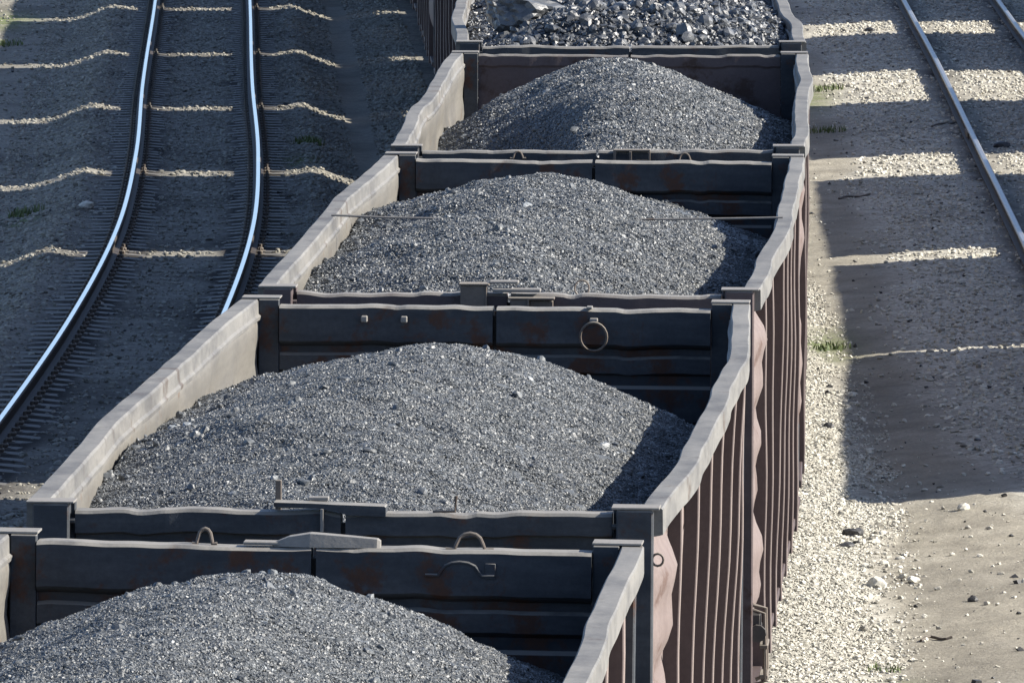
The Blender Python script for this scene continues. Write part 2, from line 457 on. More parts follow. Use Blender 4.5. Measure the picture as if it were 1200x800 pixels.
# loose ballast: uncountable, one object
def build_ballast():
    P = []; R = []
    def scatter(n, xf, y0, y1, r0, r1, dens=None):
        Y = y0 + (y1-y0)*rng.random(n); X = xf(Y, rng.random(n))
        keep = np.abs(X) < .062*Y + 1.2
        if dens is not None: keep &= rng.random(n) < dens(X, Y)
        X, Y = X[keep], Y[keep]
        r = r0 + (r1-r0)*rng.random(len(X))**2.2
        Z = ground_z(X, Y) + r*.25
        P.append(np.stack([X, Y, Z], -1)); R.append(r)
    # our ballast shoulder in the sun
    scatter(120000, lambda y, u: cM(y) + 1.3 + 1.2*u**.85, 72, 125, .006, .021, lambda X, Y: 1 - .95*smooth(1.75, 2.35, X - cM(Y) + .5*fbm(X*2, Y*.6, 2)))
    # berms of the left track
    def dl(X, Y):
        r = np.abs(X - cL(Y)); k = .06 + .94*smooth(.22, .5, np.abs(r - .79))
        on = (np.abs((Y - 92 + .28) % .56 - .28) < .14) & (r < 1.42)
        return k*np.where(on, .12 + .88*smooth(118, 150, Y), 1)
    scatter(60000, lambda y, u: cL(y) - 2.6 + 4.7*u, 88, 190, .012, .034, dl)
    scatter(12000, lambda y, u: cM(y) - 2.2 + .9*u, 95, 190, .014, .036)
    # gravel beside and within the right track
    scatter(62000, lambda y, u: cR(y) - 3.0 + 5.2*u, 78, 190, .012, .036,
            lambda X, Y: smooth(-.3, .5, X - cR(Y) + 1.6 + .85*smooth(88, 104, Y) + .5*fbm(X*1.2, Y*.3, 2))*(.25 + .75*smooth(.2, .42, np.abs(np.abs(X - cR(Y)) - .79))))
    # strays on the path and the far left verge
    scatter(1500, lambda y, u: 3.2 + 3.0*u, 74, 150, .008, .03)
    scatter(110, lambda y, u: 3.3 + 2.6*u**1.6, 74, 110, .012, .026)
    scatter(5000, lambda y, u: cL(y) - 5.5 + 3.2*u, 95, 190, .012, .04)
    scatter(500, lambda y, u: cM(y) + 1.85 + .5*u, 74, 104, .014, .04)
    P_ = np.concatenate(P); R_ = np.concatenate(R)
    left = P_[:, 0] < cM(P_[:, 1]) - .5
    for sel, mt, lb in ((left, 'stone_shaded', 'sooty crushed stone, darkened further as shade, bedding the polished left rails'), (~left, 'stone', 'pale crushed stone along the right side of the train and the right rails')):
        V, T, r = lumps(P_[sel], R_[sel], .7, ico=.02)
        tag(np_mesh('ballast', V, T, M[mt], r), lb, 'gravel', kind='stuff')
    n = 1100
    Y = 74 + 112*rng.random(n); X = np.where(rng.random(n) < .6, 2.9 + 3.2*rng.random(n), cL(Y) - 3 + 5*rng.random(n))
    r = .008 + .024*rng.random(n)**2.5
    V, T, q = lumps(np.stack([X, Y, ground_z(X, Y) + r*.3], -1), r, .7)
    tag(np_mesh('coal_crumbs', V, T, M['coal_dark'], q), 'crumbs of spilt black coal scattered on the ground', 'coal crumbs', kind='stuff')
build_ballast()

# ------------------------------------------------------------------ tracks
RAIL = [(-.036,0),(-.030,-.004+.004),(.030,0),(.036,-.006),(.036,-.036),(.010,-.048),(.009,-.142),(.066,-.158),(.066,-.172),
        (-.066,-.172),(-.066,-.158),(-.009,-.142),(-.010,-.048),(-.036,-.036),(-.036,-.006)]
RAIL = [(-.036,-.011),(-.023,0),(.023,0),(.036,-.011),(.036,-.036),(.010,-.048),(.009,-.142),(.066,-.158),(.066,-.172),
        (-.066,-.172),(-.066,-.158),(-.009,-.142),(-.010,-.048),(-.036,-.036)]
def rail(track, c, off, y0, y1, head, name='rail'):
    ys = np.arange(y0, y1 + .01, 1.0)
    mb = MB()
    rings = []
    for y in ys:
        x = float(c(y)) + off
        rings.append([(x + p, y, q) for p, q in RAIL])
    mb.sweep(rings)
    me = mb.mesh('rail'); me.materials.append(M['railweb']); me.materials.append(head)
    for p in me.polygons:
        if min(me.vertices[v].co.z for v in p.vertices) > (-.002 if head is M['railhead'] else -.0365): p.material_index = 1
        p.use_smooth = False
    o = bpy.data.objects.new('rail', me); col.objects.link(o); o.parent = track
    return o
def track(c, y0, y1, label, head, sleepers=None):
    t = empty('railway_track')
    tag(t, label, 'railway track', 'railway tracks in the yard')
    for s in (-1, 1): rail(t, c, s*.796, y0, y1, head)
    if sleepers:
        mb = MB()
        mb.sweep([[(x, -.125+k, z1) if False else (x, yy, zz) for yy, zz in ((-.14,-.36),(.14,-.36),(.125,zt),(-.125,zt))]
                  for x, zt in ((-1.35,-.185),(-.95,-.176),(-.6,-.178),(-.3,-.205),(.3,-.205),(.6,-.178),(.95,-.176),(1.35,-.185))])
        nsl = len(mb.f)
        for s in (-1, 1):
            mb.box(s*.796-.17, s*.796+.17, -.075, .075, -.176, -.171)
            for q in (-1, 1):
                mb.box(s*.796+q*.11-.035, s*.796+q*.11+.035, -.045, .045, -.171, -.135, .01)
                mb.cyl((s*.796+q*.115, 0, -.12), (0,0,1), .016, .05, 8)
        me = mb.mesh('sleeper'); me.materials.append(M['sleeper']); me.materials.append(M['rusty'])
        for p in me.polygons:
            if p.index >= nsl: p.material_index = 1
        ys = np.arange(sleepers[0], sleepers[1], .56)
        for y in ys[:100]:
            o = bpy.data.objects.new('sleeper', me); col.objects.link(o); o.parent = t
            o.location = (float(c(y)), y + random.uniform(-.03, .03), random.uniform(-.004, .006))
            o.rotation_euler = (0, 0, -math.atan(float(c(y+.5)-c(y-.5))) + random.uniform(-.015,.015))
        rest = MB()
        for y in ys[100:]:
            rest.add([(v.co.x + float(c(y)), v.co.y + y, v.co.z) for v in me.vertices], [tuple(p.vertices) for p in me.polygons])
        r = rest.build('sleeper_row', M['sleeper'], t); r['kind'] = 'stuff'
    return t
track(cL, 60, 230, 'curving track with two bright polished rails left of the coal train', M['railhead'], (92, 186))
tR = track(cR, 60, 230, 'straighter track with dull grey rails right of the coal train', M['railhead_dull'])
mb = MB()
yj = 141.5
for q in (-1, 1):
    mb.box(float(cR(yj)) - .796 + q*.028 - .016, float(cR(yj)) - .796 + q*.028 + .016, yj-.4, yj+.4, -.13, -.05, .005)
mb.build('fishplate', M['rusty'], tR)
track(cM, 30, 230, 'track carrying the train of coal wagons', M['railhead_dull'])
track(cQ, 60, 230, 'farthest right track where a spaced row of wagons stands', M['railhead_dull'])

# ------------------------------------------------------------------ wagons
TOP = 3.75
def bay_bulge(posts, y, z, amp):
    """sheet pushed outwards between posts"""
    r = 0*y
    edges = posts
    for i in range(len(edges)-1):
        a, b = edges[i], edges[i+1]
        inside = (y >= a) & (y <= b)
        t = (y - a)/(b - a)
        r = np.where(inside, amp[i]*np.sin(PI*np.clip(t,0,1))*((.62 if i else .78) + .22*np.sin(z*4.3 + 3*i) + .16*np.sin(z*9.7 + i*1.7 + amp[i]*300) + .10*np.sin(z*19 + i + amp[i]*500)), r)
    return r*np.clip((z-1.35)*2.2, 0, 1)*np.clip((3.66-z)*4, 0, 1)

def make_wagon(L, bulge_l=.06, bulge_r=.07, wave=.02, seed=1, end_mat='end', detail=True, plain=False):
    rs = np.random.default_rng(seed)
    root = empty('coal_wagon')
    root['bl'] = bulge_l; root['br'] = bulge_r
    posts = [.06, 1.62, 3.2, 4.78, L/2, L-4.78, L-3.2, L-1.62, L-.06]
    ph = rs.random(6)*6.28
    def gb(side, y):
        B = bulge_r if side > 0 else bulge_l
        t = np.clip(np.asarray(y, float)/L, 0, 1)
        return B*np.sin(PI*t)**.9 + wave*np.sin(PI*t)*(np.sin(t*11 + ph[0]+side) + .45*np.sin(t*21 + ph[1]*side))
    for side in (-1, 1):
        ramp_z = lambda z: np.clip((z-1.3)/2.3, 0, 1)**1.3
        amp = .022 + .03*rs.random(8); amp[0] = .075 + .02*rs.random()
        ny, nz = (150, 34) if detail else (60, 12)
        ys = np.linspace(0.0, L, ny); zs = np.linspace(1.22, 3.66, nz)
        Y, Z = np.meshgrid(ys, zs, indexing='ij')
        X = 1.462 + gb(side, Y)*ramp_z(Z) + bay_bulge(posts, Y, Z, amp)
        X = X + .009*np.sin(Z*19) + .012*fbm(Y*1.7 + seed*3.3, Z*1.9, 3)
        mb = MB(); n = ny*nz
        out = np.stack([side*(X+.006), Y, Z], -1).reshape(-1, 3); inn = np.stack([side*(X-.006), Y, Z], -1).reshape(-1, 3)
        V = np.concatenate([out, inn]); F = []
        for i in range(ny-1):
            for j in range(nz-1):
                a = i*nz+j; F.append((a, a+nz, a+nz+1, a+1)); F.append((n+a, n+a+1, n+a+nz+1, n+a+nz))
        for i in range(ny-1):
            a = i*nz; F.append((a, n+a, n+a+nz, a+nz)); a = i*nz+nz-1; F.append((a, a+nz, n+a+nz, n+a))
        for j in range(nz-1):
            a = j; F.append((a, a+1, n+a+1, n+a)); a = (ny-1)*nz+j; F.append((a, n+a, n+a+1, a+1))
        mb.add(V, F)
        me = mb.mesh('side_wall'); me.materials.append(M['outer']); me.materials.append(M['inner'])
        for p in me.polygons:
            p.use_smooth = True
            if p.normal.x*side < -.2: p.material_index = 1
        sw = bpy.data.objects.new('side_wall', me); col.objects.link(sw); sw.parent = root
        # top rail, following the bent wall
        mb = MB(); rings = []
        for y in np.linspace(0.0, L, 90 if detail else 30):
            g = float(gb(side, y)); dz = .008*float(vnoise(y*1.3+seed*7, side*3.0)); g += .012*float(vnoise(y*1.6+seed*5, side*2.0))
            prof = [(1.472,3.60),(1.440,3.628),(1.438,3.65),(1.452,3.662),(1.455,3.738),(1.465,3.75),(1.560,3.75),(1.568,3.743),(1.570,3.62),(1.553,3.615)]
            rings.append([(side*(a+g), y, b+dz) for a, b in prof])
        mb.sweep(rings); mb.build('top_rail', M['toprail'], sw)
        # bottom sill angle
        mb = MB(); mb.box(*(sorted((side*1.465, side*1.55))), .02, L-.02, 1.16, 1.215, .006); mb.build('bottom_sill', M['post'], sw)
        for k, y in enumerate(posts[1:-1]):
            mb = MB(); rings = []
            tilt = rs.uniform(-.012, .012)
            for z in np.linspace(1.12, 3.60, 14):
                g = float(gb(side, y)*ramp_z(np.array(z)))
                dep = .095 - .02*max(0, (z-2.6))
                x0 = 1.478 + g; x1 = 1.47 + g + dep + .004*math.sin(z*6 + k)
                yy = y + tilt*(z-2)
                rings.append([(side*x0, yy-.075, z), (side*(x1-.006), yy-.079, z), (side*x1, yy-.072, z),
                              (side*x1, yy+.072, z), (side*(x1-.006), yy+.079, z), (side*x0, yy+.075, z)])
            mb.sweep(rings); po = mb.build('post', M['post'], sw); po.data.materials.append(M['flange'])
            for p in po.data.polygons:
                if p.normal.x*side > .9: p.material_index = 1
    for end in (0, 1):
        ye = 0.0 if end == 0 else L; s = 1 if end == 0 else -1        # s points into the wagon
        ew = empty('end_wall'); ew.parent = root
        for leaf in (-1, 1):
            prof = [(.0,1.25),(.0,3.59),(-.055,3.605),(-.06,3.70),(-.045,3.715),(.085,3.715),(.105,3.70),(.105,3.50),(.085,3.485),(.03,3.465),
                    (.03,3.425),(.065,3.41),(.065,3.32),(.03,3.30),(.03,3.24),(.055,3.22),(.055,3.02),(.03,3.0),(.03,2.6),(.055,2.58),(.055,2.38),(.03,2.36),(.03,1.25)]
            if plain and end == 1: prof = [(.0,1.25),(.0,3.60),(-.05,3.61),(-.05,3.735),(.02,3.735),(.035,3.72),(.035,3.64),(.02,3.62),(.03,2.9),(.018,2.88),(.03,2.2),(.03,1.25)]
            mb = MB(); rings = []
            xs_ = np.linspace(.012, 1.325, 60) * leaf
            for x in xs_:
                wob = .022*float(vnoise(x*3 + seed*11, ye + leaf)) + .012*float(vnoise(x*9 + seed*7, ye)); sag = .018*float(vnoise(x*2.2 + seed*5.0, 7.7 + ye)) + .014*float(vnoise(x*8 + seed*3.0, 2.7 + ye)); sag -= .014*max(0, float(vnoise(x*5 + seed*2.0, 1.1 + ye)) - .3)/.2
                rings.append([(x, ye + s*(a + wob*(b > 2)), b + sag*(b > 3.3)) for a, b in prof])
            mb.sweep(rings)
            mb.build('door_leaf', M['endred' if (end_mat == 'endred' and end == 0) or (plain and end) else 'end'], ew)
        mb = MB(); mb.box(-.012, .012, ye - .02, ye + .02, 1.3, 3.66); mb.build('centre_strip', M['under'], ew)
        for side in (-1, 1):
            xa, xb = sorted((side*1.33, side*1.455))
            mb = MB(); mb.box(xa, xb, min(ye, ye+s*.07), max(ye, ye+s*.07), 1.25, 3.749, .004)
            xa, xb = sorted((side*1.35, side*1.53))
            mb.box(xa, xb, min(ye-s*.13, ye-s*.004), max(ye-s*.13, ye-s*.004), 1.15, 3.749, .008)
            for k in range(4):
                mb.cyl((side*1.34, ye - s*.06, 3.66 - .16*k), (1,0,0), .014, .03, 8)
            mb.build('corner_post', M['endred' if (end_mat == 'endred' and end == 0) else 'end'], root)
            mb = MB()
            xa, xb = sorted((side*1.325, side*1.562)); o_ = rs.uniform(0, .004)
            mb.box(xa, xb, min(ye-s*.13, ye+s*.05), max(ye-s*.13, ye+s*.05), 3.7515, 3.760 + o_, .002)
            mb.build('corner_plate', M['plate'], root)
        # coupler and buffer beam
        mb = MB(); mb.box(-1.45, 1.45, min(ye+s*.02, ye+s*.2), max(ye+s*.02, ye+s*.2), .98, 1.24, .01); mb.build('buffer_beam', M['under'], root)
        mb = MB(); mb.box(-.13, .13, min(ye-s*.5, ye), max(ye-s*.5, ye), .93, 1.18, .03); mb.box(-.2, .2, min(ye-s*.58, ye-s*.34), max(ye-s*.58, ye-s*.34), .9, 1.22, .05)
        mb.build('coupler', M['under'], root)
    mb = MB(); mb.box(-1.45, 1.45, .08, L-.08, 1.27, 1.33); mb.build('floor', M['inner'], root)
    mb = MB(); mb.box(-.22, .22, .25, L-.25, .92, 1.26, .01)
    for y in np.linspace(2.2, L-2.2, 6): mb.box(-1.38, 1.38, y-.06, y+.06, 1.05, 1.265)
    mb.build('underframe', M['under'], root)
    for by in (2.06, L-2.06):
        bo = empty('bogie', (0, by, 0)); bo.parent = root
        for s in (-1, 1):
            mb = MB()
            poly = [(-1.2,.62),(-.75,.66),(-.4,.88),(.4,.88),(.75,.66),(1.2,.62),(1.2,.42),(.7,.42),(.35,.26),(-.35,.26),(-.7,.42),(-1.2,.42)]
            mb.sweep([[(s*.97, a, b) for a, b in poly], [(s*1.12, a, b) for a, b in poly]])
            mb.build('side_frame', M['under'], bo)
            for wy in (-.925, .925):
                mb = MB(); mb.cyl((s*.79, wy, .475), (1,0,0), .475, .12, 28); mb.cyl((s*.73, wy, .475), (1,0,0), .503, .03, 28)
                mb.cyl((s*.87, wy, .475), (1,0,0), .16, .12, 14)
                mb.build('wheel', M['wheel'], bo, True)
        mb = MB(); mb.box(-1.1, 1.1, -.2, .2, .55, .86, .03); mb.build('bolster', M['under'], bo)
        for wy in (-.925, .925):
            mb = MB(); mb.cyl((0, wy, .475), (1,0,0), .075, 1.5, 12); mb.build('axle', M['under'], bo)
    return root

def place(root, y0, L, label, roll=0.0, c=cM, group='wagons of the coal train', dx=0.0):
    a = Vector((float(c(y0)), y0, 0)); b = Vector((float(c(y0+L)), y0+L, 0))
    root.location = a + Vector((dx, 0, 0)); root.rotation_euler = (0, roll, -math.atan2(b.x-a.x, b.y-a.y))
    tag(root, label, 'rail wagon', group)
    return root
def part(mb, name, mat, parent, sm=False): return mb.build(name, M[mat], parent, sm)

# --- end fittings, in wagon coordinates
def omega(mb, x, y, z, wd=.17, h=.09, flat=True, along='up'):
    pts = []
    for k in range(13):
        t = k/12
        if t < .2: p = (-wd/2*(1.0) + (t/.2)*wd*.22, 0)
        elif t > .8: p = (wd/2 - ((1-t)/.2)*wd*.22, 0)
        else:
            a = (t-.2)/.6*PI; p = (-wd*.28*math.cos(a), h*math.sin(a)**.8)
        if along == 'up': pts.append((x + p[0], y + .25*p[1], z + p[1]))
        else: pts.append((x + p[0], y, z + p[1]))
    mb.tube(pts, .009)
Lw = 12.75
wagons = []
# W1: nearest
W1 = place(make_wagon(Lw, .05, .05, .012, 3), 36.85, Lw, 'nearest coal wagon, cut off by the bottom of the picture', math.radians(.75), dx=-.075)
mb = MB(); omega(mb, .74, Lw-.03, 3.718, .23, .075); part(mb, 'handle', 'rusty', W1, True)
mb = MB(); omega(mb, .70, Lw-.115, 3.60, .33, .065, along='face'); mb.box(.82,.87,Lw-.118,Lw-.107,3.585,3.66,.002); part(mb, 'handle', 'end', W1, True)
mb = MB(); omega(mb, -.53, Lw-.0, 3.718, .12, .07); part(mb, 'handle', 'rusty', W1, True)
mb = MB()
mb.sweep([[(x, Lw-.03-wd, 3.718), (x, Lw-.03+wd, 3.718), (x, Lw-.03+wd*.8, 3.72+h), (x, Lw-.03-wd*.8, 3.72+h)]
          for x, wd, h in ((-.20,.03,.012),(-.12,.055,.045),(-.02,.06,.062),(.05,.058,.058),(.2,.05,.048),(.30,.045,.04),(.315,.035,.03))])
part(mb, 'latch_arm', 'plate', W1)
mb = MB(); mb.box(-.34,-.14,Lw-.07,Lw+.03,3.722,3.738,.004); part(mb, 'latch_plate', 'plate', W1)
# W2
W2 = place(make_wagon(Lw, .06, .115, .018, 5), 51.25, Lw, 'second coal wagon, with a bulging right wall and an iron ring inside', math.radians(.35), dx=-.04)
mb = MB(); mb.box(-.345,-.315,.06,.085,3.70,3.86,.003); part(mb, 'stanchion', 'rusty', W2)
mb = MB()
mb.sweep([[(x, -.09, z), (x, .06, z), (x, .06, z+h), (x, -.09, z+h)] for x, z, h in ((-.34,3.742,.022),(-.12,3.738,.022),(-.03,3.722,.034),(.02,3.705,.05),(.205,3.70,.05),(.212,3.70,.045))])
part(mb, 'latch_bar', 'end', W2)
mb = MB(); mb.box(-.11,-.095,-.1,-.06,3.62,3.735,.002); mb.box(-.32,-.10,-.07,-.02,3.735,3.741); mb.box(-.18,-.08,.04,.10,3.763,3.78,.003); part(mb, 'latch_plate', 'plate', W2)
mb = MB(); mb.tube([(.44,-.02,3.722),(.55,-.02,3.724),(.555,-.02,3.80)], .008); part(mb, 'hook', 'rusty', W2)
mb = MB(); mb.ring((.61, Lw-.135, 3.545), .082, .008, -.12); part(mb, 'ring', 'rusty', W2, True)
mb = MB(); mb.box(.585,.635,Lw-.14,Lw-.10,3.635,3.66,.005); part(mb, 'ring_lug', 'plate', W2)
mb = MB(); mb.box(.565,.60,Lw-.13,Lw-.04,3.715,3.73,.003); part(mb, 'ring_lug', 'plate', W2)
for x in (-.80, -.555):
    mb = MB(); mb.box(x-.02, x+.02, Lw-.145, Lw-.10, 3.62, 3.66, .006); part(mb, 'lug', 'plate', W2)
# W3
W3 = place(make_wagon(Lw, .05, .05, .016, 8, 'endred'), 65.0, Lw, 'third coal wagon, with a reddish near end and a wire across its load', math.radians(.15))
mb = MB(); mb.box(-.30,-.14,-.11,-.08,3.62,3.77,.004); mb.box(-.31,-.12,-.12,.02,3.771,3.785,.003); mb.box(-.285,-.06,-.14,-.05,3.612,3.622,.003); mb.box(-.145,-.135,-.115,-.02,3.62,3.77,.002)
part(mb, 'latch_bracket', 'rusty', W3)
mb = MB(); mb.box(-.12,.06,-.07,.06,3.78,3.797,.004); mb.box(-.10,.20,-.11,-.01,3.73,3.752,.004); part(mb, 'latch_plate', 'plate', W3)
mb = MB(); mb.box(.015,.125,-.17,-.15,3.56,3.70,.003); mb.box(.0,.29,-.18,-.08,3.69,3.703,.003); mb.box(.12,.132,-.18,-.10,3.57,3.69,.002)
mb.box(.135,.28,-.13,-.09,3.62,3.68,.004); part(mb, 'latch_bracket', 'rusty', W3)
mb = MB(); mb.ring((.45, .09, 3.745), .045, .006, .5, 14); part(mb, 'ring', 'rusty', W3, True)
mb = MB()
mb.tube([(-1.53,6.25,3.755),(-1.2,6.25,3.742),(-.7,6.24,3.735),(0,6.23,3.73),(.7,6.24,3.74),(1.2,6.25,3.748),(1.56,6.25,3.757)], .0085, 6)
part(mb, 'tie_wire', 'wire', W3, True)
mb = MB()
mb.tube([(1.52,.04,1.74),(1.60,.02,1.72),(1.61,.0,1.30),(1.54,.02,1.27)], .014)
mb.tube([(1.52,.32,1.74),(1.60,.34,1.72),(1.61,.34,1.30),(1.54,.33,1.27)], .014)
for z in (1.31, 1.50): mb.box(1.57, 1.625, -.01, .36, z, z+.025, .004)
part(mb, 'corner_step', 'rusty', W3)
mb = MB(); mb.cyl((1.56, .05, 1.60), (0,1,0), .055, .22, 10); mb.box(1.50, 1.58, .0, .12, 1.62, 1.72, .01); part(mb, 'brake_valve', 'under', W3)
mb = MB(); mb.ring((1.552, -.06, 3.50), .028, .006, 0, 12); part(mb, 'lashing_ring', 'rusty', W2, True)
# W4
W4 = place(make_wagon(Lw, .02, .03, .022, 13, plain=True), 78.85, Lw, 'fourth coal wagon, with rod loops on its near end')
mb = MB(); omega(mb, -.60, -.07, 3.66, .12, .05); part(mb, 'handle', 'rusty', W4, True)
mb = MB(); omega(mb, .66, -.07, 3.63, .15, .07); part(mb, 'handle', 'rusty', W4, True)
mb = MB(); mb.box(.12,.40,-.12,-.03,3.715,3.73,.003); mb.box(.12,.14,-.12,-.09,3.57,3.715,.002); mb.box(.385,.40,-.12,-.09,3.62,3.715,.002); mb.box(.24,.26,-.13,-.10,3.54,3.715,.002); mb.box(.26,.38,-.11,-.08,3.62,3.65,.002)
part(mb, 'latch_bracket', 'rusty', W4)
# W5
L5 = 13.95  # unseen far end lengthened to close the gap against the sun
W5 = place(make_wagon(L5, .05, .03, .03, 21), 93.4, L5, 'fifth coal wagon, cut off by the top of the picture, loaded with big lumps')
# rest of the train, seen only as a sliver of wall left of the fifth wagon
base = make_wagon(Lw, .03, .03, .015, 34)
rest_y = [107.55, 121.45, 135.4, 149.3, 163.2, 177.1]
rest_lab = ['first coal wagon hidden behind the one loaded with big lumps',
            'second coal wagon hidden behind the one loaded with big lumps',
            'dark brown wagon side showing left of the one loaded with big lumps, nearer piece',
            'dark brown wagon side showing left of the one loaded with big lumps, farther piece',
            'second last coal wagon at the far end of the train',
            'last coal wagon at the far end of the train']
for i, (y, lb) in enumerate(zip(rest_y, rest_lab)):
    o = base if i == 0 else copy_tree(base)
    place(o, y, Lw, lb)
# wagons standing apart on the second track to the right; they throw the broad shadows over the path
spans = [(92.7, 107.75), (108.25, 120.2), (121.9, 134.6), (139.0, 150.5), (158.4, 168.7), (172.6, 185.3)]
right_lab = ['nearest wagon standing on the farthest right track', 'second wagon standing on the farthest right track',
             'third wagon standing on the farthest right track', 'fourth wagon standing alone on the farthest right track',
             'fifth, short wagon standing alone on the farthest right track', 'last wagon standing on the farthest right track']
for i, ((a, b), lb) in enumerate(zip(spans, right_lab)):
    place(make_wagon(b-a, .03, .03, .01, 50+i, detail=False), a, b-a, lb, c=cQ, group='wagons standing on the farthest right track')

# ------------------------------------------------------------------ coal loads
BUL = {}
def heap(wagon, L, zf, n, r0, r1, label, mat='coal', xw=1.445, res=.035, big=None, ymin=.1, vis=(0, 0), cube=.3):  # vis: the stretch that shows most, strewn most densely
    loc = Vector(wagon.location); rz = wagon.rotation_euler.z; ry = wagon.rotation_euler.y
    xs = np.arange(-xw, xw + .001, res); ys = np.arange(ymin, L-.1, res*1.6)
    X, Y = np.meshgrid(xs, ys, indexing='ij'); Z = zf(X, Y) - r0*.5
    Z = Z + .02*(rng.random(Z.shape)-.5)
    bl, br_ = wagon.get('bl', 0), wagon.get('br', 0)
    def wide(X, Y): return X*(1 + np.where(X > 0, br_, bl)/1.4*np.sin(PI*np.clip(Y/L, 0, 1))**.9)
    V = np.stack([wide(X, Y), Y, Z], -1).reshape(-1, 3)
    nx, ny = len(xs), len(ys)
    i, j = np.meshgrid(np.arange(nx-1), np.arange(ny-1), indexing='ij'); a = (i*ny+j).ravel()
    T = np.concatenate([np.stack([a, a+ny, a+ny+1], -1), np.stack([a, a+ny+1, a+1], -1)])
    R = .35*rng.random(len(V))
    px = (rng.random(n)*2-1)*xw; py = ymin + rng.random(n)*(L-.1-ymin); py = np.where(rng.random(n) < (.88 if vis[1] else 0), vis[0] + rng.random(n)*(vis[1]-vis[0]), py); rr = r0 + (r1-r0)*rng.random(n)**2.6
    P = np.stack([wide(px, py), py, zf(px, py) + rr*(.1 + .35*rng.random(n))], -1)
    v2, t2, q2 = lumps(P, rr, .85, cube)
    parts_v = [V, v2]; parts_t = [T, t2 + len(V)]; parts_r = [R, q2]; off = len(V) + len(v2)
    if big is None and vis[1]:
        k = 420
        qx = (rng.random(k)*2-1)*xw*.97; qy = vis[0] + rng.random(k)*(vis[1]-vis[0]); qr = .012 + .022*rng.random(k)**2.2
        edge = rng.random(k) < .5                       # lumps roll down towards the walls
        qx = np.where(edge, np.sign(qx)*(xw - .45*rng.random(k)**1.3), qx)
        big = (np.stack([wide(qx, qy), qy, zf(qx, qy) + qr*.25], -1), qr)
    if big is not None:
        v3, t3, q3 = lumps(big[0], big[1], .9, 1.0, ico=0); parts_v.append(v3); parts_t.append(t3 + off); parts_r.append(q3)
    V = np.concatenate(parts_v)
    # skirt keeps it a solid body: four sides down to the wagon floor
    o = np_mesh('coal_heap', V, np.concatenate(parts_t), M[mat], np.concatenate(parts_r))
    o.location = loc; o.rotation_euler = (0, ry, rz)
    tag(o, label, 'coal heap', 'coal loads in the wagons')
    return o
def ridge(apex, y1, y2, tx, ty, c=.5, x0=0.0, floor=-.75, seed=0., rough=.05, tf=None, tl=None):
    """rounded ridge of tipped coal: crest from y1 to y2 along the wagon"""
    def f(X, Y):
        dy = np.where(Y < y1, y1 - Y, np.where(Y > y2, Y - y2, 0))
        xx = X - x0 - .12*np.sin(Y*.8 + seed)
        d = np.sqrt((np.where(xx < 0, tl or tx, tx)*xx)**2 + (np.where(Y > y2, tf or ty, ty)*dy)**2 + c*c*tx*tx) - c*tx
        z = apex - d
        z = np.maximum(z, floor + .15*(z-floor))
        return TOP + z + rough*fbm(X*1.6 + seed*3, Y*1.1, 3) - .05*np.maximum(0, fbm(X*2.3 + seed*7, Y*.7 + 3, 2)) + .03*fbm(X*6+seed, Y*5, 2)
    return f
heap(W1, Lw, ridge(.20, 4.5, 8.4, .56, .17, .5, -.10, seed=1., rough=.07), 410000, .0042, .0100, 'coal heap in the nearest wagon, filling the lower left corner', vis=(4.0, 11.0))
heap(W2, Lw, ridge(.175, 5.2, 6.8, .58, .115, .5, -.08, seed=2., tf=.155, tl=.44), 350000, .0042, .0100, 'large smooth coal heap below the hanging iron ring', vis=(.1, 8.3))
heap(W3, Lw, ridge(.14, 4.8, 7.4, .52, .12, .5, -.14, seed=3., tl=.42, rough=.085), 190000, .0055, .013, 'coal heap crossed by a thin wire', vis=(.1, 8.8))
r4a = ridge(.22, 5.0, 7.4, .62, .15, .45, .07, seed=4.)
def f4(X, Y):
    z = r4a(X, Y)
    dip = np.exp(-((X + .88)/.44)**2 - ((Y - 2.3)/1.9)**2)
    return z - .95*dip
heap(W4, Lw, f4, 130000, .0065, .0155, 'coal heap with a dark hollow in its left side', vis=(.1, 9))
f5 = ridge(.20, 2.2, 12.0, .42, .35, .8, .05, floor=-.5, seed=5., rough=.16, tf=.1)
nb = 2600
bx = (rng.random(nb)*2-1)*1.2; by = .4 + rng.random(nb)*12.5; br = .022 + .055*rng.random(nb)**3
heap(W5, L5, f5, 60000, .008, .034, 'coarse load of big glossy coal lumps at the top of the picture', mat='coal_lump', res=.06,
     big=(np.stack([bx, by, f5(bx, by) + br*.35], -1), br))
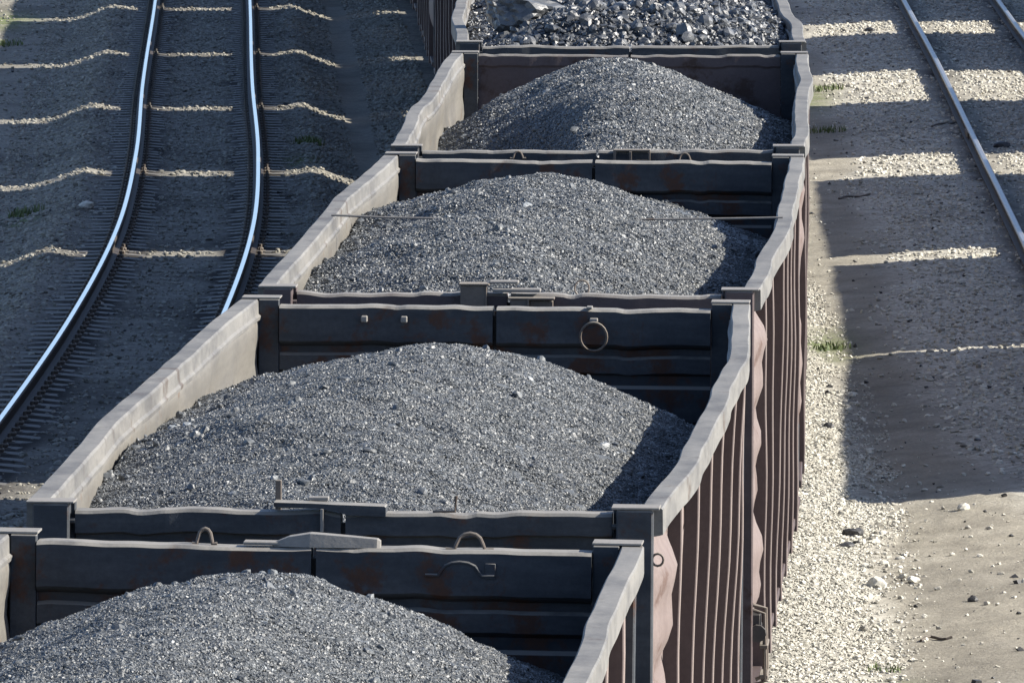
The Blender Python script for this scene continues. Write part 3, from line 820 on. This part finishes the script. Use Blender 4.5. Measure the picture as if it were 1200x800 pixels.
def boulder():
    import bmesh
    bm = bmesh.new(); bmesh.ops.create_icosphere(bm, subdivisions=4, radius=1)
    for v in bm.verts:
        p = v.co.copy(); k = 1
        for q in range(5):          # knock flat faces off a ball
            n = Vector((math.cos(q*2.4+.5), math.sin(q*2.4+.5), .55*math.cos(q*1.9))).normalized()
            k = min(k, (.58 + .05*q)/max(p.dot(n), .01))
        n = Vector((.1,-.2,1)).normalized(); k = min(k, .62/max(p.dot(n), .01))
        k *= 1 + .16*float(vnoise(p.x*3+p.z*2, p.y*3)) + .1*float(vnoise(p.x*9+p.z*5, p.y*9+3))
        k *= 1 + .12*float(vnoise(p.x*17+p.z*11, p.y*17+3)) + .12*float(vnoise(p.z*23+p.x*7, p.y*13+9))
        v.co = Vector((p.x*k*.44, p.y*k*.38, p.z*k*.24))
    me = bpy.data.meshes.new('coal_boulder'); bm.to_mesh(me); bm.free(); me.materials.append(M['coal_lump'])
    a = me.attributes.new('rnd', 'FLOAT', 'POINT'); a.data.foreach_set('value', [.9]*len(me.vertices))
    o = bpy.data.objects.new('coal_boulder', me); col.objects.link(o)
    y = 93.4 + 2.6; x = float(cM(y)) - 1.0
    o.location = (x, y, float(f5(np.array(-1.0), np.array(2.6))) + .16); o.rotation_euler = (0.1, .15, .5)
    tag(o, 'big pale block of coal at the left of the coarse load', 'coal block')
boulder()
f6 = ridge(.15, 4.5, 8.2, .5, .2, .5, 0, seed=6.)
h6 = heap(base, Lw, f6, 2500, .03, .07, 'coal heap in the first wagon hidden behind the big lumps', res=.1)
for i, y in enumerate(rest_y[1:]):
    o = h6.copy(); col.objects.link(o)
    a = Vector((float(cM(y)), y, 0)); b = Vector((float(cM(y+Lw)), y+Lw, 0))
    o.location = a; o.rotation_euler = (0, 0, -math.atan2(b.x-a.x, b.y-a.y))
    o['label'] = 'coal heap in the %s wagon hidden behind the big lumps' % ['second', 'third', 'fourth', 'fifth', 'sixth'][i]

# ------------------------------------------------------------------ small things on the ground
def one_stone(name, x, y, r, mat, label, cat, flat=.8, group=None):
    import bmesh
    bm = bmesh.new(); bmesh.ops.create_icosphere(bm, subdivisions=2, radius=1)
    sx, sy, sz = [random.uniform(.75, 1.25) for _ in range(3)]; o1 = random.uniform(0, 50)
    for v in bm.verts:
        k = 1 + .55*float(vnoise(v.co.x*1.3 + o1, v.co.y*1.3 + v.co.z*2.1))
        v.co = Vector((v.co.x*sx*k*r, v.co.y*sy*k*r, v.co.z*sz*k*r*flat))
    me = bpy.data.meshes.new(name); bm.to_mesh(me); bm.free(); me.materials.append(mat)
    a = me.attributes.new('rnd', 'FLOAT', 'POINT'); a.data.foreach_set('value', [.9]*len(me.vertices))
    o = bpy.data.objects.new(name, me); col.objects.link(o)
    o.location = (x, y, float(ground_z(x, y)) + r*flat*.4); o.rotation_euler = (0, 0, random.uniform(0, 6))
    tag(o, label, cat, group)
def gp(x, yy, z=-.37):
    """photo point on the ground -> metres"""
    d = F_PX*(CAM_H - z)/(yy + 614); return (x-600)/F_PX*d, d
def S(name, x, yy, r, mat, label, cat, flat=.8):
    X, Y = gp(x, yy); one_stone(name, X, Y, r, M[mat], label, cat, flat)
S('stone', 1131, 616, .055, 'stone', 'pale stone alone in the middle of the sunlit path', 'stone')
S('stone', 1029, 699, .075, 'stone', 'largest pale stone on the edge between gravel and path', 'stone')
S('stone', 1072, 694, .05, 'stone', 'pale stone on the sunlit path near the gravel edge', 'stone')
S('coal_lump', 1002, 641, .10, 'coal_dark', 'dark lump in the sun at the gravel edge beside the path', 'coal lump', .6)
S('coal_lump', 994, 655, .07, 'coal_dark', 'smaller dark lump just in front of the one at the gravel edge', 'coal lump', .6)
S('coal_lump', 1143, 724, .045, 'coal_dark', 'dark lump on the sunlit path at lower right', 'coal lump', .6)
S('coal_lump', 973, 511, .06, 'coal_dark', 'dark lump on pale gravel near the shadow edge', 'coal lump')
S('coal_lump', 1175, 187, .13, 'coal_dark', 'black lump lying between the two right rails', 'coal lump', .4)
S('coal_lump', 1020, 48, .09, 'coal_dark', 'black lump in the sunlit strip at the top right', 'coal lump', .5)
S('stone', 100, 262, .10, 'stone', 'pale stone in the shade left of the polished rails', 'stone', .6)
def stick(x0, y0, x1, y1, r, label):
    a = gp(x0, y0); b = gp(x1, y1); pts = []
    for k in range(7):
        t = k/6; X = a[0]*(1-t)+b[0]*t; Y = a[1]*(1-t)+b[1]*t + .12*math.sin(t*5)
        pts.append((X, Y, float(ground_z(X, Y)) + r + .01*math.sin(t*7)))
    mb = MB(); mb.tube(pts, r); o = mb.build('stick', M['wood'], None, True); tag(o, label, 'stick')
stick(984, 243, 1020, 240, .014, 'dark stick lying in the shade between train and right rail')
stick(1093, 163, 1122, 158, .014, 'dark stick in the shade close to the right rail')
stick(1082, 766, 1118, 764, .012, 'dark stick on the sunlit path at the lower right')
def tuft(x, yy, n, h, spread, label):
    X, Y = gp(x, yy, -.34); mb = MB()
    for k in range(n):
        a = random.uniform(0, 6.28); r = spread*random.random()**.7
        bx_, by_ = X + r*math.cos(a), Y + 1.6*r*math.sin(a); z = float(ground_z(bx_, by_)) - .01
        hh = h*random.uniform(.5, 1.1); le = random.uniform(0, 6.28); lx, ly = .5*hh*math.cos(le), .5*hh*math.sin(le); w_ = random.uniform(.006, .013)
        px, py = -math.sin(le)*w_, math.cos(le)*w_
        mb.add([(bx_-px, by_-py, z), (bx_+px, by_+py, z), (bx_+lx*.4+px*.7, by_+ly*.4+py*.7, z+hh*.6), (bx_+lx*.4-px*.7, by_+ly*.4-py*.7, z+hh*.6), (bx_+lx, by_+ly, z+hh)],
               [(0,1,2,3), (3,2,4)])
    me = mb.mesh('grass_tuft', fix=False); me.materials.append(M['grass'])
    o = bpy.data.objects.new('grass_tuft', me); col.objects.link(o)
    tag(o, label, 'grass tuft', 'weeds growing in the yard')
tuft(976, 412, 90, .10, .2, 'green weeds at the wagon side where the pale gravel begins')
tuft(966, 112, 150, .11, .3, 'yellow green grass beside the train in the upper sunlit strip')
tuft(968, 160, 90, .10, .3, 'dark grass in shade beside the train below the sunlit strip')
tuft(1040, 792, 60, .055, .16, 'low green weeds at the bottom edge between gravel and path')
tuft(362, 183, 110, .13, .22, 'green weeds in the shade right of the polished rails')
tuft(28, 251, 110, .13, .24, 'green weeds in the shade at the far left')
tuft(6, 50, 90, .13, .3, 'green weeds in the top left corner beside the sunlit patch')
